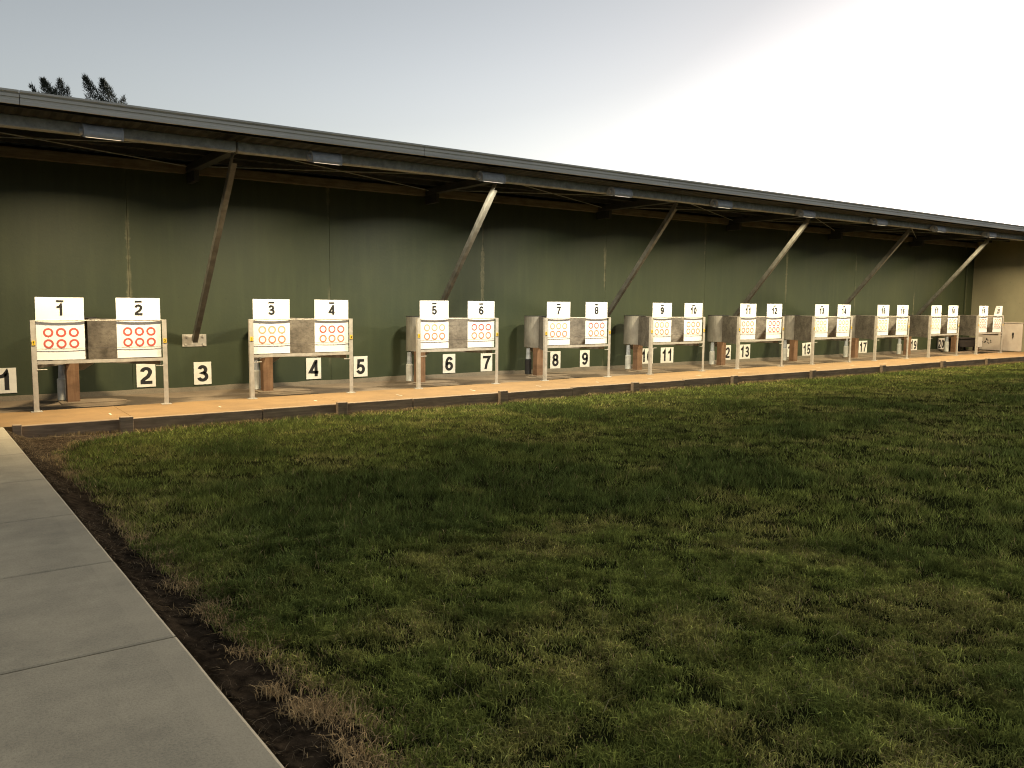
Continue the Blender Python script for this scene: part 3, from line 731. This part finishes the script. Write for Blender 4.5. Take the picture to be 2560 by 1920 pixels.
# near turf
x, y = scatter(1.9, 6.0, R(-6), R(78), 560000, .55); k = lawn_pick(x, y); x, y = x[k], y[k]
c, d, o = grass_tint(x, y); n = len(x); rr_ = np.hypot(x, y)
h = RNG.uniform(.022, .055, n)*(.75+.5*d-.15*o)*(.6+.8*fbm(x, y, 2.8, 51))*tuft_h(x, y)
blades('lawn_grass', x, y, lawn_z(x, y)-.004, h, RNG.uniform(.003, .0056, n), np.abs(RNG.normal(.8, .45, n)), RNG.uniform(0, 2*np.pi, n)+.0, c, M['blade'], 2)
# farther turf
x, y = scatter(6.0, 32, R(-6), R(80), 950000, 1.55); k = lawn_pick(x, y); x, y = x[k], y[k]
c, d, o = grass_tint(x, y); n = len(x); rr_ = np.hypot(x, y)
h = RNG.uniform(.025, .06, n)*(.8+.45*d-.1*o)*(.6+.8*fbm(x, y, 2.8, 51))*tuft_h(x, y)
blades('lawn_grass', x, y, lawn_z(x, y)-.004, h, RNG.uniform(.004, .007, n)*(rr_/6)**.55, np.abs(RNG.normal(.6, .4, n)), RNG.uniform(0, 2*np.pi, n), c, M['blade'], 1)
# long pale stalks
x, y = scatter(2.2, 18, R(2), R(72), 2600, 1.4); k = lawn_pick(x, y); x, y = x[k], y[k]; n = len(x)
cl = RNG.random(n) < np.clip((fbm(x, y, .8, 61)-.35)*3, .05, 1); x, y = x[cl], y[cl]; n = len(x)
blades('grass_stalks', x, y, lawn_z(x, y), RNG.uniform(.05, .13, n), RNG.uniform(.0018, .003, n), np.abs(RNG.normal(1.0, .7, n)), RNG.uniform(0, 6.28, n), np.array([.30, .27, .15])*RNG.uniform(.5, 1.2, (n, 1)), M['straw'], 2)
# dry tufts on the cut edge of the lawn
px, py = [], []; ph = []
for cx, cy, rad, cnt in [(1.13, 3.29, .03, 160), (1.16, 3.06, .04, 260), (1.21, 3.00, .05, 380), (1.31, 2.84, .07, 420), (1.19, 2.68, .04, 200), (1.20, 2.56, .05, 200), (1.12, 7.7, .08, 200), (1.14, 6.07, .05, 240), (1.10, 6.3, .05, 180), (1.12, 4.83, .05, 240), (1.16, 4.42, .05, 260), (1.14, 4.15, .04, 180), (1.06, 9.8, .13, 320), (1.08, 8.9, .08, 200), (1.10, 5.4, .05, 180), (1.12, 3.75, .04, 140)]:
    px.append(RNG.normal(cx, rad, cnt)); py.append(RNG.normal(cy, rad*1.3, cnt))
yy = RNG.uniform(1.5, 11.3, 2600); px.append(grass_edge(yy)+RNG.normal(0.02, .03, 2600)); py.append(yy)
x = np.concatenate(px); y = np.concatenate(py); k = x > path_edge(y)+.04; x, y = x[k], y[k]; n = len(x)
cl = np.concatenate([RNG.random(n)]) < np.clip((fbm(x*.5, y, 2.6, 71)-.36)*4, .04, 1); x, y = x[cl], y[cl]; n = len(x)
blades('dry_edge_grass', x, y, np.maximum(lawn_z(x, y), soil_z(x, y))-.006, RNG.uniform(.02, .06, n), RNG.uniform(.0025, .0045, n), np.abs(RNG.normal(.9, .5, n)), RNG.uniform(0, 6.28, n), np.array([.54, .39, .20])*RNG.uniform(.3, 1.2, (n, 1)), M['straw'], 2)
# loose straw lying on the soil
NL = 9000; y = 11.5-10*RNG.random(NL)**2.2; x = path_edge(y)+RNG.uniform(0, 1, NL)*(grass_edge(y)-path_edge(y)+.05); n = len(x)
k = RNG.random(n) < np.clip((fbm(x, y, 2.2, 81)-.3)*3+1.2*np.clip((y-8.5)/2, 0, 1), .1, 1); x, y = x[k], y[k]; n = len(x)
blades('straw_litter', x, y, soil_z(x, y)+.002, RNG.uniform(.006, .014, n), RNG.uniform(.002, .0035, n), RNG.uniform(2, 6, n), RNG.uniform(0, 6.28, n), np.array([.23, .175, .11])*RNG.uniform(.3, 1.2, (n, 1)), M['straw'], 2)
# grass crumbs and dead blades along the foot of the timber
x = RNG.uniform(1.0, 31, 16000); y = 11.60-np.abs(RNG.normal(0, .07, 16000)); n = len(x)
k = RNG.random(n) < np.clip((fbm(x, y*0, 1.3, 91)-.3)*3, .1, 1)*np.clip(14/x, .2, 1); x, y = x[k], y[k]; n = len(x)
blades('dry_kerb_grass', x, y, lawn_z(x, y), RNG.uniform(.02, .06, n), RNG.uniform(.003, .006, n)*(1+x/14), np.abs(RNG.normal(.8, .5, n)), RNG.uniform(0, 6.28, n), np.array([.30, .22, .11])*RNG.uniform(.4, 1.1, (n, 1)), M['straw'], 2)
